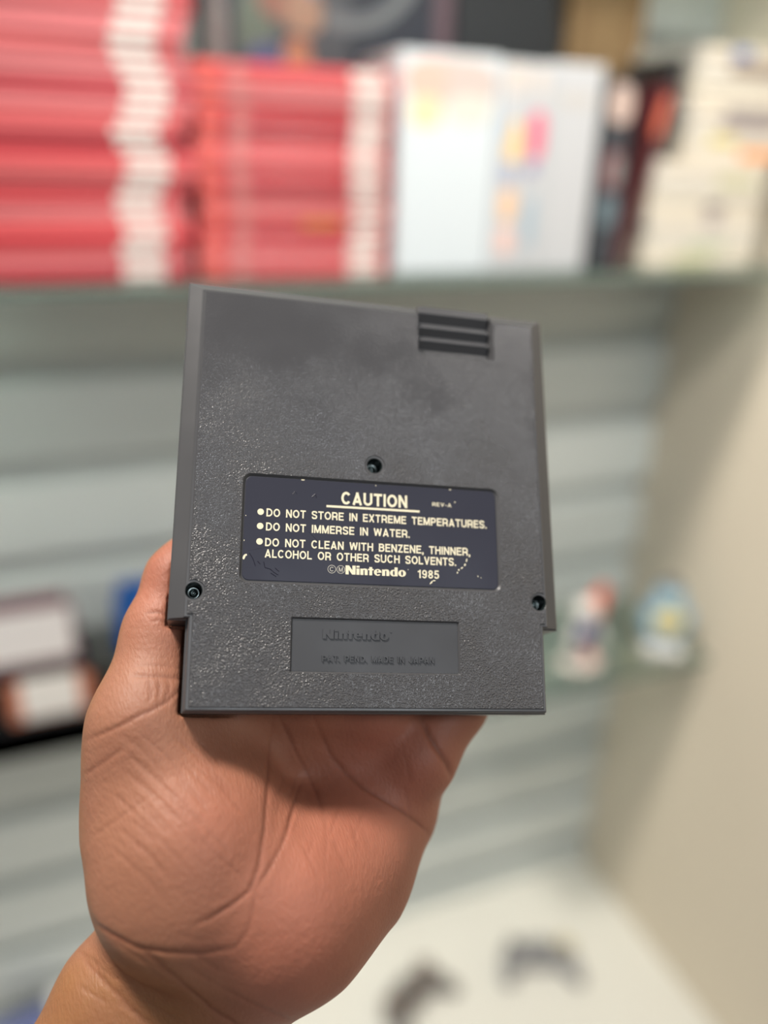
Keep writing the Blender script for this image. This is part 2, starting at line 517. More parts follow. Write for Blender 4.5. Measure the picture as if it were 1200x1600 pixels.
def glyph(c, s):
    """strokes (points, closed) of a plain grotesque capital, height 1, and its width"""
    b, t, l = s / 2, 1 - s / 2, s / 2
    if c in 'IH1T.,-LE':
        pass
    W = {'I': s, 'H': .74, 'T': .70, 'L': .60, 'E': .66, 'A': .80, 'B': .72, 'C': .80, 'D': .76, 'J': .58, 'M': .88, 'N': .74, 'O': .84, 'P': .70, 'R': .74, 'S': .72, 'U': .74,
         'V': .76, 'W': 1.06, 'X': .74, 'Z': .66, '1': .36, '9': .58, '8': .58, '5': .58, '.': s, ',': s, '-': .36, ' ': .50}
    w = W[c]; r = w - s / 2; m = w / 2
    S = lambda *p: (list(p), False)
    if c == 'I': return [S((m, 0), (m, 1))], w
    if c == 'H': return [S((l, 0), (l, 1)), S((r, 0), (r, 1)), S((l, .52), (r, .52))], w
    if c == 'T': return [S((0, t), (w, t)), S((m, 0), (m, t))], w
    if c == 'L': return [S((l, 1), (l, b), (w, b))], w
    if c == 'E': return [S((w, t), (l, t), (l, b), (w, b)), S((l, .52), (w - .06, .52))], w
    if c == 'A': return [S((s * .5, 0), (m, 1 - s * .45)), S((w - s * .5, 0), (m, 1 - s * .45)), S((.2, .27), (w - .2, .27)), S((m - s * .55, t), (m + s * .55, t))], w
    if c == 'B': return [([(l, b)] + arc_pts(m + .05, b + .225, r - m - .05, .225, -90, 90) + [(l, b + .45)], False), ([(l, b + .45)] + arc_pts(m + .02, (b + .45 + t) / 2, r - m - .05, (t - b - .45) / 2, -90, 90) + [(l, t)], False), S((l, 0), (l, 1))], w
    if c == 'C': return [(arc_pts(m, .5, m - s / 2, .5 - s / 2, 38, 322, 26), False)], w
    if c == 'D': return [([(l, b)] + [(m - .08, b)] + arc_pts(m - .08, .5, r - m + .08, .5 - b, -90, 90) + [(l, t)], False), S((l, 0), (l, 1))], w
    if c == 'J': return [([(r, 1)] + [(r, .30)] + arc_pts(m, .30, r - m, .30 - b, 0, -180, 14), False)], w
    if c == 'M': return [S((l, 0), (l, 1)), S((r, 0), (r, 1)), S((l + .02, 1 - s * .2), (m, s * .25)), S((r - .02, 1 - s * .2), (m, s * .25))], w
    if c == 'N': return [S((l, 0), (l, 1)), S((r, 0), (r, 1)), S((l + .01, 1 - s * .25), (r - .01, s * .25))], w
    if c == 'O': return [(arc_pts(m, .5, m - s / 2, .5 - s / 2, 0, 352, 32), True)], w
    if c in 'PR':
        L = [S((l, 0), (l, 1)), ([(l, .43)] + arc_pts(m + .04, (.43 + t) / 2, r - m - .04, (t - .43) / 2, -90, 90) + [(l, t)], False)]
        if c == 'R': L.append(S((m + .02, .43), (r - .04, .34), (r + .0, .0)))
        return L, w
    if c == 'S': return [(spline([(r, .72), (w * .78, .885), (m, t), (w * .22, .885), (l, .72), (w * .24, .575), (m, .51), (w * .78, .42), (r, .27), (w * .77, .115), (m, b), (w * .23, .115), (l, .28)]), False)], w
    if c == 'U': return [([(l, 1), (l, .34)] + arc_pts(m, .34, m - l, .34 - b, 180, 360, 16) + [(r, 1)], False)], w
    if c == 'V': return [S((s * .5, 1), (m, s * .4)), S((w - s * .5, 1), (m, s * .4)), S((m - s * .5, b), (m + s * .5, b))], w
    if c == 'W':
        q = w / 4
        return [S((s * .45, 1), (q + .01, s * .3)), S((q + .01, s * .3), (m, 1 - s * .3)), S((m, 1 - s * .3), (w - q - .01, s * .3)), S((w - q - .01, s * .3), (w - s * .45, 1))], w
    if c == 'X': return [S((s * .5, 0), (w - s * .5, 1)), S((s * .5, 1), (w - s * .5, 0))], w
    if c == 'Z': return [S((.02, t), (w - .02, t)), S((0, b), (w, b)), S((l + .03, b), (r - .03, t))], w
    if c == '1': return [S((r - .02, 0), (r - .02, 1)), S((0, .77), (r - .04, .82), (r, .96))], w
    if c == '8': return [(arc_pts(m, .28, m - l, .28 - b, 0, 350, 22), True), (arc_pts(m, .74, m - l - .02, t - .74, 0, 350, 22), True)], w
    if c == '9': return [(arc_pts(m, .68, m - l, t - .68, 0, 350, 22), True), (spline([(r, .70), (r, .50), (r - .03, .27), (m + .08, .10), (m - .06, b), (l + .04, .15), (l + .01, .25)]), False)], w
    if c == '5': return [(spline([(l, .26), (l + .06, .12), (m, b), (r - .06, .14), (r, .33), (r - .06, .53), (m, .60), (l + .07, .53)]), False), S((w - .04, t), (l + .06, t), (l + .01, .47))], w
    if c == '.': return [S((m, 0), (m, s * 1.05))], w
    if c == ',': return [S((m, 0), (m, s * 1.05)), S((m + s * .3, .05), (m - s * .25, -.16))], w
    if c == '-': return [S((0, .42), (w, .42))], w
    return [], w


def stroke(mb, P, closed, hw, f, z0, z1, mi):
    n = len(P); Lf, Rt = [], []
    for i in range(n):
        a = P[i - 1] if (i or closed) else P[i]; c = P[(i + 1) % n] if (i < n - 1 or closed) else P[i]
        p = P[i]
        d1 = (p[0] - a[0], p[1] - a[1]); d2 = (c[0] - p[0], c[1] - p[1])
        if d1 == (0, 0): d1 = d2
        if d2 == (0, 0): d2 = d1
        n1 = Vector((-d1[1], d1[0])).normalized(); n2 = Vector((-d2[1], d2[0])).normalized()
        mv = (n1 + n2); k = mv.length_squared
        mv = mv * (2 / k) if k > .3 else n1
        Lf.append(f(p[0] + mv.x * hw, p[1] + mv.y * hw)); Rt.append(f(p[0] - mv.x * hw, p[1] - mv.y * hw))
    rg = [[(*Rt[i], z0), (*Lf[i], z0), (*Lf[i], z1), (*Rt[i], z1)] for i in range(n)]
    if closed: rg.append(rg[0])
    mb.rings(rg, mi, False, not closed, not closed)


def text_mesh(mb, s, u0, u1, v0, cap, z, thick, mi=0, bold=0.175, gap=0.125):
    x = 0.0; items = []
    for c in s:
        st, w = glyph(c, bold)
        items.append((x, st)); x += w + gap
    W = x - gap
    sx = (u1 - u0) / W; k = 0
    for x0, st in items:
        for P, closed in st:
            k += 1
            stroke(mb, P, closed, bold / 2, lambda a, b, x0=x0: ((u0 + (x0 + a) * sx) * K, (v0 + b * cap) * K), z * K, (z + thick + (k % 4) * .003) * K, mi)


def logo(mb, u0, u1, v0, h, z, thick, mi=0):
    """the word as heavy rounded letters"""
    T = []
    def strip(out, inn): 
        for i in range(len(out) - 1): T.append([(out[i][0] + X[0], out[i][1]), (out[i + 1][0] + X[0], out[i + 1][1]), (inn[i + 1][0] + X[0], inn[i + 1][1]), (inn[i][0] + X[0], inn[i][1])])
    def q(x0, x1, y0, y1): T.append([(x0 + X[0], y0), (x1 + X[0], y0), (x1 + X[0], y1), (x0 + X[0], y1)])
    def ringel(c, ro, ri, a0=0, a1=360, n=28):
        an = [math.radians(a0 + (a1 - a0) * i / n) for i in range(n + 1)]
        strip([(c[0] + ro[0] * math.cos(a), c[1] + ro[1] * math.sin(a)) for a in an], [(c[0] + ri[0] * math.cos(a), c[1] + ri[1] * math.sin(a)) for a in an])
    X = [0.0]
    def en():
        q(0, .36, 0, .70)
        strip([(.30, .68), (.45, .73), (.60, .73), (.74, .69), (.82, .61), (.86, .50), (.86, .0)], [(.30, .50), (.40, .56), (.45, .575), (.48, .57), (.50, .55), (.51, .50), (.51, .0)])
    q(0, .37, 0, 1); q(.80, 1.17, 0, 1)
    T.append([(0, 1), (.40, 1), (1.17, 0), (.77, 0)])
    X[0] = 1.27; q(0, .36, 0, .70); q(0, .36, .79, 1.0)
    X[0] = 1.73; en()
    X[0] = 2.66; q(.13, .47, 0, .92); q(-.02, .64, .57, .71)
    X[0] = 3.33; ringel((.45, .36), (.45, .38), (.12, .27), 0, 318); q(.12, .88, .33, .45)
    X[0] = 4.30; en()
    X[0] = 5.24; ringel((.45, .36), (.45, .38), (.11, .27)); q(.55, .91, 0, 1.0)
    X[0] = 6.23; ringel((.46, .36), (.46, .38), (.12, .27))
    W = 6.23 + .92
    for i, t in enumerate(T):
        a = sum(t[k][0] * t[(k + 1) % 4][1] - t[(k + 1) % 4][0] * t[k][1] for k in range(4))
        if a < 0: t = t[::-1]
        e = (i % 5) * 0.004
        mb.prism([((u0 + x * (u1 - u0) / W) * K, (v0 + y * h) * K) for x, y in t], z * K, (z + thick + e) * K, mi)


tx = MB()
Z0, TH = ZL - .01, 0.035
text_mesh(tx, 'CAUTION', -10.5, 10.5, 62.2, 4.05, Z0, TH, 0, 0.19, .12)
tx.box(-15.1 * K, 14.5 * K, 60.98 * K, 61.66 * K, Z0 * K, (Z0 + TH) * K)
text_mesh(tx, 'DO NOT STORE IN EXTREME TEMPERATURES.', -33.3, 36.6, 57.0, 2.52, Z0, TH, 0)
text_mesh(tx, 'DO NOT IMMERSE IN WATER.', -33.3, 11.2, 52.65, 2.52, Z0, TH, 0)
text_mesh(tx, 'DO NOT CLEAN WITH BENZENE, THINNER,', -33.4, 30.8, 47.85, 2.52, Z0, TH, 0)
text_mesh(tx, 'ALCOHOL OR OTHER SUCH SOLVENTS.', -33.4, 26.1, 44.4, 2.52, Z0, TH, 0)
text_mesh(tx, '1985', 13.7, 20.5, 40.1, 2.6, Z0, TH, 0, .16, .15)
for v in (58.35, 53.95, 49.2):
    tx.lathe([(0.98 * K, Z0 * K), (0.98 * K, (Z0 + TH) * K)], 0, 24, (-35.05 * K, v * K), False)
logo(tx, -8.95, 9.9, 40.35, 2.75, Z0, TH)
text_mesh(tx, 'REV-A', 18.7, 25.0, 63.35, 1.25, Z0, TH, 0, .15, .2)
tx.lathe([(0.2 * K, Z0 * K), (0.2 * K, (Z0 + TH) * K)], 0, 12, (26.2 * K, 65.1 * K), False)
tx.lathe([(0.16 * K, Z0 * K), (0.16 * K, (Z0 + TH) * K)], 1, 12, (10.6 * K, 42.6 * K), False)
for cx, ch in ((-13.15, 'C'), (-10.4, 'M')):
    n = 32; ro, ri = 1.28, 1.12
    P = lambda r, z: [((cx + r * math.cos(2 * math.pi * i / n)) * K, (41.75 + r * math.sin(2 * math.pi * i / n)) * K, z * K) for i in range(n)]
    tx.rings([P(ro, Z0), P(ro, Z0 + TH), P(ri, Z0 + TH), P(ri, Z0)], 1, False, False, False)
    text_mesh(tx, ch, cx - .62, cx + .62, 41.05, 1.4, Z0, TH, 1, .14)
# chips and scratches in the label
random.seed(4)
ch = tx
def chip(u, v, w, h, ang=0.0):
    n = 7
    P = []
    for i in range(n):
        a = 2 * math.pi * i / n; r = random.uniform(.6, 1.0)
        x, y = w * r * math.cos(a), h * r * math.sin(a)
        P.append(((u + x * math.cos(ang) - y * math.sin(ang)) * K, (v + x * math.sin(ang) + y * math.cos(ang)) * K))
    ch.prism(P, Z0 * K, (Z0 + .03) * K)
for u, v, w, h, a in [(-39.4, 44.4, .55, 1.1, -.4), (-38.9, 44.9, .4, .5, 0), (29.6, 46.3, .22, .75, -.2), (29.0, 44.9, .35, .5, -.7), (28.0, 43.9, .55, .28, .5), (27.0, 43.2, .35, .3, .8),
                      (26.5, 42.3, .25, .5, 0), (18.0, 38.9, .28, .9, -.7), (18.9, 39.5, .7, .22, .1), (-22.6, 69.2, .8, .2, 0), (0.4, 68.9, .25, .2, 0), (24.6, 69.1, .5, .15, 0),
                      (-39.6, 49.3, .15, .3, 0), (-39.4, 56.9, .2, .2, 0), (33.2, 41.4, .18, .3, .4), (34.2, 41.0, .15, .2, 0)]:
    chip(u, v, w, h, a)
tx.build('lettering', [INK, INK_DIM], label)
sc = MB()
def scratch(pts, w=.16, hgt=.10, mi=0):
    for (a, b) in zip(pts[:-1], pts[1:]):
        d = Vector((b[0] - a[0], b[1] - a[1])); n = Vector((-d.y, d.x)).normalized() * w
        sc.rings([[((p[0] + n.x) * K, (p[1] + n.y) * K, Z0 * K), (p[0] * K, p[1] * K, (ZL + hgt) * K), ((p[0] - n.x) * K, (p[1] - n.y) * K, Z0 * K)] for p in (a, b)])
scratch([(-37.9, 45.6), (-36.8, 43.9), (-36.0, 41.8)]); scratch([(-35.4, 43.2), (-34.6, 42.4)])
scratch([(-33.6, 43.1), (-33.2, 41.4), (-31.6, 41.0), (-30.4, 40.0), (-29.2, 39.3)]); scratch([(-30.2, 41.4), (-29.0, 40.4)]); scratch([(-31.4, 39.8), (-29.8, 38.8)])
scratch([(-28.5, 47.6), (-27.0, 46.9), (-25.6, 45.6)], .1, .05); scratch([(-20.4, 53.0), (-18.6, 51.2), (-16.4, 49.6)], .08, .04)
scratch([(-38.6, 46.2), (-33.5, 47.5), (-27.5, 47.6)], .06, .03); scratch([(-25.6, 64.4), (-24.9, 65.4), (-24.2, 64.6)], .12, .06); scratch([(-19.6, 63.9), (-18.6, 64.9), (-18.2, 63.7)], .2, .12)
sc.build('scratch_mark', NAVY, label)

# moulded plate under the label
pm = MB()
pm.prism(mm(rrect(-24.5, 26.0, 11.4, 26.4, .2)), -0.8 * K, -0.55 * K)
plate = pm.build('moulded_plate', PLATE, cart)
em = MB()
logo(em, -15.6, 4.3, 20.85, 2.75, -0.56, 0.36)
em.lathe([(.3 * K, -.56 * K), (.25 * K, -.4 * K)], 0, 12, (5.1 * K, 23.3 * K), False)
text_mesh(em, 'PAT. PEND. MADE IN JAPAN', -15.7, 18.3, 14.2, 1.85, -0.56, 0.42, 0, .17, .16)
em.build('raised_lettering', PLATE, plate)

for hx, hy in HOLES:
    s = MB()
    s.lathe([(1.95 * K, -8.1 * K), (1.95 * K, -5.2 * K), (1.75 * K, -4.9 * K), (1.15 * K, -4.9 * K), (1.0 * K, -5.9 * K)], 0, 28)
    s.lathe([(0.78 * K, -6.2 * K), (0.78 * K, -5.3 * K), (0.5 * K, -4.8 * K), (0.15 * K, -4.65 * K)], 0, 20)
    o = s.build('screw', SCREW, cart); o.location = (hx * K, hy * K, 0)

# ------------------------------------------------------------------ the hand
def skin_material():
    m = bpy.data.materials.new('skin'); m.use_nodes = True
    b = m.node_tree.nodes['Principled BSDF']
    tc = nd(m, 'ShaderNodeTexCoord')
    at = nd(m, 'ShaderNodeAttribute', attribute_name='tone')
    sp = nd(m, 'ShaderNodeSeparateColor')
    lk(m, at.outputs['Color'], sp.inputs[0])
    n1 = nd(m, 'ShaderNodeTexNoise'); n1.inputs['Scale'].default_value = 70; n1.inputs['Detail'].default_value = 5
    n2 = nd(m, 'ShaderNodeTexNoise'); n2.inputs['Scale'].default_value = 420; n2.inputs['Detail'].default_value = 3
    for n in (n1, n2): lk(m, tc.outputs['Object'], n.inputs['Vector'])
    def mix(fac, a, c, blend='MIX'):
        x = nd(m, 'ShaderNodeMix', data_type='RGBA', blend_type=blend)
        if isinstance(fac, float): x.inputs[0].default_value = fac
        else: lk(m, fac, x.inputs[0])
        for s, k in ((a, 6), (c, 7)):
            if isinstance(s, tuple): x.inputs[k].default_value = (*s, 1)
            else: lk(m, s, x.inputs[k])
        return x.outputs[2]
    palm = mix(sp.outputs[2], SK_PALM, SK_PINK)
    base = mix(sp.outputs[1], palm, SK_ARM)
    r = nd(m, 'ShaderNodeMapRange'); r.inputs['From Min'].default_value = .35; r.inputs['From Max'].default_value = .68; r.inputs['To Max'].default_value = 0.30
    lk(m, n1.outputs['Fac'], r.inputs['Value'])
    c1 = mix(r.outputs['Result'], base, SK_BLOTCH)
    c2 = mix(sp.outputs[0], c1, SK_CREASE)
    lk(m, c2, b.inputs['Base Color'])
    b.inputs['Roughness'].default_value = 0.55
    b.inputs['Specular IOR Level'].default_value = 0.35
    b.inputs['Subsurface Weight'].default_value = 0.25
    b.inputs['Subsurface Radius'].default_value = (1.0, 0.35, 0.2)
    b.inputs['Subsurface Scale'].default_value = 0.004
    # fine skin lines: stretched noise plus pores
    mp = nd(m, 'ShaderNodeMapping'); mp.inputs['Scale'].default_value = (1500, 260, 900); mp.inputs['Rotation'].default_value = (0, 0.3, 0.7)
    n3 = nd(m, 'ShaderNodeTexNoise'); n3.inputs['Scale'].default_value = 1.0; n3.inputs['Detail'].default_value = 2
    lk(m, tc.outputs['Object'], mp.inputs['Vector']); lk(m, mp.outputs['Vector'], n3.inputs['Vector'])
    ad = nd(m, 'ShaderNodeMath', operation='ADD')
    lk(m, n3.outputs['Fac'], ad.inputs[0]); lk(m, n2.outputs['Fac'], ad.inputs[1])
    bp = nd(m, 'ShaderNodeBump'); bp.inputs['Distance'].default_value = 0.00035; bp.inputs['Strength'].default_value = 0.55
    lk(m, ad.outputs[0], bp.inputs['Height']); lk(m, bp.outputs['Normal'], b.inputs['Normal'])
    return m


SK_PALM = (0.295, 0.132, 0.080)
SK_PINK = (0.35, 0.127, 0.081)
SK_ARM = (0.255, 0.114, 0.048)
SK_BLOTCH = (0.215, 0.084, 0.055)
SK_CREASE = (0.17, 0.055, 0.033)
SKIN = skin_material()
NAIL = mat('nail', (0.62, 0.36, 0.28), 0.3)

# joints: pixel x, pixel y, depth mm, radius mm
THUMB = [(262, 1270, 255, 24), (236, 1128, 254, 17.5), (258, 990, 264, 12.5), (284, 905, 270, 11.0), (300, 880, 272, 9.8)]
THENAR = [(242, 1165, 256, 20.0), (272, 1235, 258, 25.5), (302, 1310, 253, 29.0), (302, 1372, 251, 28.5), (266, 1418, 261, 20.5)]
HYPO = [(640, 1195, 284, 12), (602, 1262, 281, 16), (528, 1348, 268, 23.5), (446, 1410, 254, 27.5), (374, 1482, 262, 26.5)]
ARM_R = [(232, 1500, 264, 18), (195, 1560, 261, 20), (105, 1735, 252, 22), (15, 1920, 240, 24), (-150, 2300, 224, 27)]
ARM_U = [(360, 1500, 266, 21), (312, 1585, 264, 22), (220, 1760, 256, 24), (135, 1930, 244, 26), (-20, 2300, 230, 29)]
def on_w(px, py, w):
    d = R_CART.T @ np.array([(px - 600) / FPX, (py - 800) / FPX, 1.0]); o = R_CART.T @ (-np.array(TVEC))
    p = o + d * (w - o[2]) / d[2]
    return tuple(p)


FING = {  # cartridge axes (mm): along the turned-away face
    'index': [(-38, 8, -32, 12.5), (-36, 34, -31, 10.2), (-32, 60, -27.5, 9.2), (-29, 82, -25.2, 8.0)],
    'middle': [(-15, 8, -32, 12.5), (-13, 38, -31.5, 10.4), (-10.5, 68, -28, 9.3), (-9, 93, -25.4, 8.1)],
    'ring': [(8, 3, -32, 12.2), (10, 32, -31, 10.0), (12, 59, -27.5, 9.0), (13, 82, -25.2, 7.8)],
    'pinky': [on_w(655, 1185, -31) + (11.2,), on_w(712, 1100, -29.5) + (10.6,), (36, 22, -27, 8.6), (41, 42, -24.6, 7.4)],
}


def chain(P, J, k=2.0):
    d = None
    for a, b in zip(J[:-1], J[1:]):
        s = seg_sdf(P, a[:3], b[:3], a[3], b[3])
        d = s if d is None else smin(d, s, k)
    return d


def pxj(J): return [tuple(cam_pt(x, y, z)) + (r,) for x, y, z, r in J]
def ctj(J): return [tuple(cart_to_cam((u, v, w))) + (r,) for u, v, w, r in J]


J_THUMB, J_THENAR, J_HYPO, J_R, J_U = map(pxj, (THUMB, THENAR, HYPO, ARM_R, ARM_U))
J_F = {k: ctj(v) for k, v in FING.items()}


def hand_sdf(P):
    wrist = [tuple(cam_pt(265, 1500, 268)) + (15,), tuple(cam_pt(340, 1500, 268)) + (15,)]
    d = chain(P, J_THENAR, 8)
    d = smin(d, chain(P, J_THUMB, 5), 5)
    palm = None
    for k, s in (('index', 0), ('middle', 0), ('ring', 1), ('pinky', 1)):
        a = wrist[s]; b = J_F[k][0]
        mid = tuple((np.array(a[:3]) * .5 + np.array(b[:3]) * .5) + np.array([0, 0, 12.0])) + (12.0,)
        c = chain(P, [a, mid, b], 6)
        palm = c if palm is None else smin(palm, c, 10)
    for a, b in (('index', 'middle'), ('middle', 'ring')):
        palm = smin(palm, seg_sdf(P, J_F[a][0][:3], J_F[b][0][:3], 11.5, 11.0), 6)
    palm = smin(palm, seg_sdf(P, J_THUMB[1][:3], J_F['index'][0][:3], 11, 11), 12)
    d = smin(d, palm, 9)
    d = smin(d, chain(P, J_HYPO, 8), 8)
    arm = smin(chain(P, J_R, 6), chain(P, J_U, 6), 14)
    d = smin(d, arm, 7)
    f = None
    for k in J_F:
        c = chain(P, J_F[k], 3)
        f = c if f is None else smin(f, c, 1.2)
    d = smin(d, f, 5)
    # flesh yields where the cartridge presses on it
    q = cam_to_cart(P)
    lowr = np.maximum(np.abs(q[..., 0]) - 55.3, np.maximum(-0.8 - q[..., 1], q[..., 1] - 134.0))
    uppr = np.maximum(np.abs(q[..., 0]) - 60.6, np.maximum(25.1 - q[..., 1], q[..., 1] - 134.0))
    box = np.maximum(np.minimum(lowr, uppr), np.maximum(-17.75 - q[..., 2], q[..., 2] - 0.3))
    return -smin(-d, box, 1.0)


V, F = surface_nets(hand_sdf, (-166, -45, 190), (62, 300, 322), 1.25)
V = relax(V, F, 4)
me = bpy.data.meshes.new('person')
me.from_pydata(V.tolist(), [], F.tolist())
tmp = bpy.data.objects.new('person', me); COL.objects.link(tmp)
md = tmp.modifiers.new('s', 'SUBSURF'); md.levels = 1; md.render_levels = 1
dg = bpy.context.evaluated_depsgraph_get(); dg.update()
me2 = bpy.data.meshes.new_from_object(tmp.evaluated_get(dg))
bpy.data.objects.remove(tmp)
nv = len(me2.vertices)
V = np.empty(nv * 3); me2.vertices.foreach_get('co', V); V = V.reshape(-1, 3)
N = np.empty(nv * 3); me2.vertices.foreach_get('normal', N); N = N.reshape(-1, 3)
U = np.stack([600 + FPX * V[:, 0] / V[:, 2], 800 + FPX * V[:, 1] / V[:, 2]], 1)
facing = np.clip(-(N * V).sum(1) / np.linalg.norm(V, axis=1), 0, 1)
near = np.clip((278 - V[:, 2]) / 12, 0, 1)


def line_d(pts):
    best = np.full(nv, 1e9); par = np.zeros(nv); m = len(pts) - 1
    for q, (a, b) in enumerate(zip(pts[:-1], pts[1:])):
        a = np.array(a, float); b = np.array(b, float); ab = b - a
        t = np.clip(((U - a) @ ab) / (ab @ ab), 0, 1)
        dd = np.linalg.norm(U - a - t[:, None] * ab, axis=1)
        par = np.where(dd < best, (q + t) / m, par); best = np.minimum(best, dd)
    return best, np.clip(np.minimum(par, 1 - par) * 5 + .05, 0, 1) ** .7


CREASES = [  # polyline over the palm as drawn by the skin, depth mm, half width px, darkness
    ([(428, 1110), (421, 1180), (418, 1240), (413, 1300), (404, 1355), (390, 1392), (365, 1412), (330, 1434), (299, 1447)], .75, 4.0, .75),
    ([(462, 1250), (452, 1290), (438, 1325), (420, 1358), (400, 1390)], .65, 4.0, .7),
    ([(400, 1390), (396, 1420), (388, 1452), (372, 1476), (362, 1486)], .4, 3.5, .4),
    ([(434, 1114), (450, 1150), (466, 1182), (482, 1212), (495, 1240), (506, 1272)], .7, 4.0, .7),
    ([(472, 1218), (464, 1240), (455, 1275), (446, 1310)], .5, 3.5, .6),
    ([(488, 1112), (503, 1150), (518, 1182), (540, 1208), (566, 1231), (594, 1247), (625, 1266), (652, 1285), (668, 1300), (680, 1318)], .75, 4.2, .75),
    ([(655, 1118), (668, 1146), (684, 1172), (699, 1194), (709, 1220)], 1.6, 6.0, .8),
    ([(508, 1276), (510, 1310), (509, 1350)], .25, 3.0, .25), ([(548, 1288), (556, 1310), (560, 1330)], .2, 3.0, .2),
    ([(140, 1436), (160, 1452), (186, 1467), (215, 1481), (260, 1488), (315, 1489), (362, 1482)], .9, 4.5, .85),
    ([(213, 1483), (240, 1500), (270, 1523), (300, 1550), (328, 1575), (370, 1602), (400, 1630)], .8, 4.5, .75),
    ([(124, 1490), (146, 1515), (175, 1545), (210, 1580), (240, 1612)], .6, 5.0, .5),
    ([(160, 1462), (190, 1478), (220, 1500), (255, 1530), (290, 1545)], .3, 3.0, .3),
    ([(340, 1540), (380, 1560), (430, 1585), (470, 1600)], .35, 4.0, .4),
    ([(134, 1157), (160, 1146), (188, 1134), (217, 1118), (240, 1108), (262, 1096), (283, 1076)], .7, 4.2, .6),
    ([(131, 1212), (162, 1190), (192, 1170)], .45, 4.0, .4), ([(140, 1310), (170, 1290), (205, 1265), (240, 1240)], .25, 4, .2),
    ([(228, 958), (246, 956), (260, 962)], .5, 3.6, .6), ([(236, 972), (250, 969), (260, 974)], .3, 3.0, .3),
    ([(205, 1056), (250, 1057), (288, 1062)], .5, 4.0, .4), ([(214, 1040), (250, 1040), (285, 1046)], .2, 3.0, .2),
    ([(232, 1062), (236, 1080), (232, 1102)], .4, 3.0, .4), ([(246, 1060), (250, 1080), (246, 1100)], .4, 3.0, .4), ([(262, 1062), (264, 1078), (256, 1096)], .4, 3.0, .4),
]
random.seed(11)
for i in range(34):      # fine oblique lines over the ball of the thumb
    x = random.uniform(170, 330); y = random.uniform(1130, 1330); L = random.uniform(35, 95)
    CREASES.append(([(x, y), (x + L * .5, y + L * .42), (x + L, y + L * 1.0)], .26, 3.2, .24))
for i in range(14):
    x = random.uniform(430, 640); y = random.uniform(1130, 1330); L = random.uniform(25, 60); s = random.choice((-.35, .2, .5))
    CREASES.append(([(x, y), (x + L * s, y + L)], .26, 3.2, .24))
for i in range(14):      # wrist wrinkles
    x = random.uniform(120, 300); y = random.uniform(1480, 1570); L = random.uniform(40, 100)
    CREASES.append(([(x, y), (x + L * .8, y + L * .5)], .36, 3.4, .26))
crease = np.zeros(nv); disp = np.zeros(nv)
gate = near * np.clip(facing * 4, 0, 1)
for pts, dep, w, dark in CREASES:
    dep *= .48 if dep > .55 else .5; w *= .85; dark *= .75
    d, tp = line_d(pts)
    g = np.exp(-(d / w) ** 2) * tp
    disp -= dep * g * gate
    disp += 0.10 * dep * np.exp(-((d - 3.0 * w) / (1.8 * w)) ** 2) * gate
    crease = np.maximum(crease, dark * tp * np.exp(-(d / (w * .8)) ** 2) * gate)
V = V + N * disp[:, None]
def cart_sdf(P):
    q = cam_to_cart(P)
    lowr = np.maximum(np.abs(q[:, 0]) - 55.3, np.maximum(-0.9 - q[:, 1], q[:, 1] - 134.0))
    uppr = np.maximum(np.abs(q[:, 0]) - 60.6, np.maximum(25.0 - q[:, 1], q[:, 1] - 134.0))
    return np.maximum(np.minimum(lowr, uppr), np.maximum(-17.7 - q[:, 2], q[:, 2] - 0.3))


for _ in range(4):       # the skin stays outside the cartridge it touches
    b0 = cart_sdf(V); k_ = b0 < 0.55
    if not k_.any(): break
    Q = V[k_]; g_ = np.stack([cart_sdf(Q + np.eye(3)[i] * .02) - cart_sdf(Q - np.eye(3)[i] * .02) for i in range(3)], 1) / .04
    V[k_] = Q + g_ * (0.58 - b0[k_])[:, None]
me2.vertices.foreach_set('co', (cam_to_world(V)).ravel())
# skin tone: r crease, g forearm brown, b pink pads
wl = (U[:, 1] - (1440 + 0.30 * (U[:, 0] - 140)))
arm = np.clip(wl / 110 + .1, 0, 1) * np.clip((420 - U[:, 0]) / 160, 0, 1)
side = np.clip((0.45 - facing) / .4, 0, 1) * np.clip((400 - U[:, 0]) / 100, 0, 1)
arm = np.clip(np.maximum(arm, side * .8), 0, 1)
gs = lambda cx, cy, s: np.exp(-((U[:, 0] - cx) ** 2 + (U[:, 1] - cy) ** 2) / (2 * s * s))
pink = np.clip(gs(620, 1180, 90) + gs(500, 1370, 110) * .9 + gs(260, 880, 80) + gs(330, 1270, 60) * .5 + gs(430, 1550, 90) * .7, 0, 1)
ca = me2.color_attributes.new('tone', 'FLOAT_COLOR', 'POINT')
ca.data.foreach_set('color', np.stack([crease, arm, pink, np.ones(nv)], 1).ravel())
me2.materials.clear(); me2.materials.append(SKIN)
me2.polygons.foreach_set('use_smooth', [True] * len(me2.polygons))
hand = bpy.data.objects.new('person', me2)
COL.objects.link(hand)
me2.update()
tag(hand, 'left hand and wrist of a person reaching in, palm up, holding the grey cartridge', 'person')
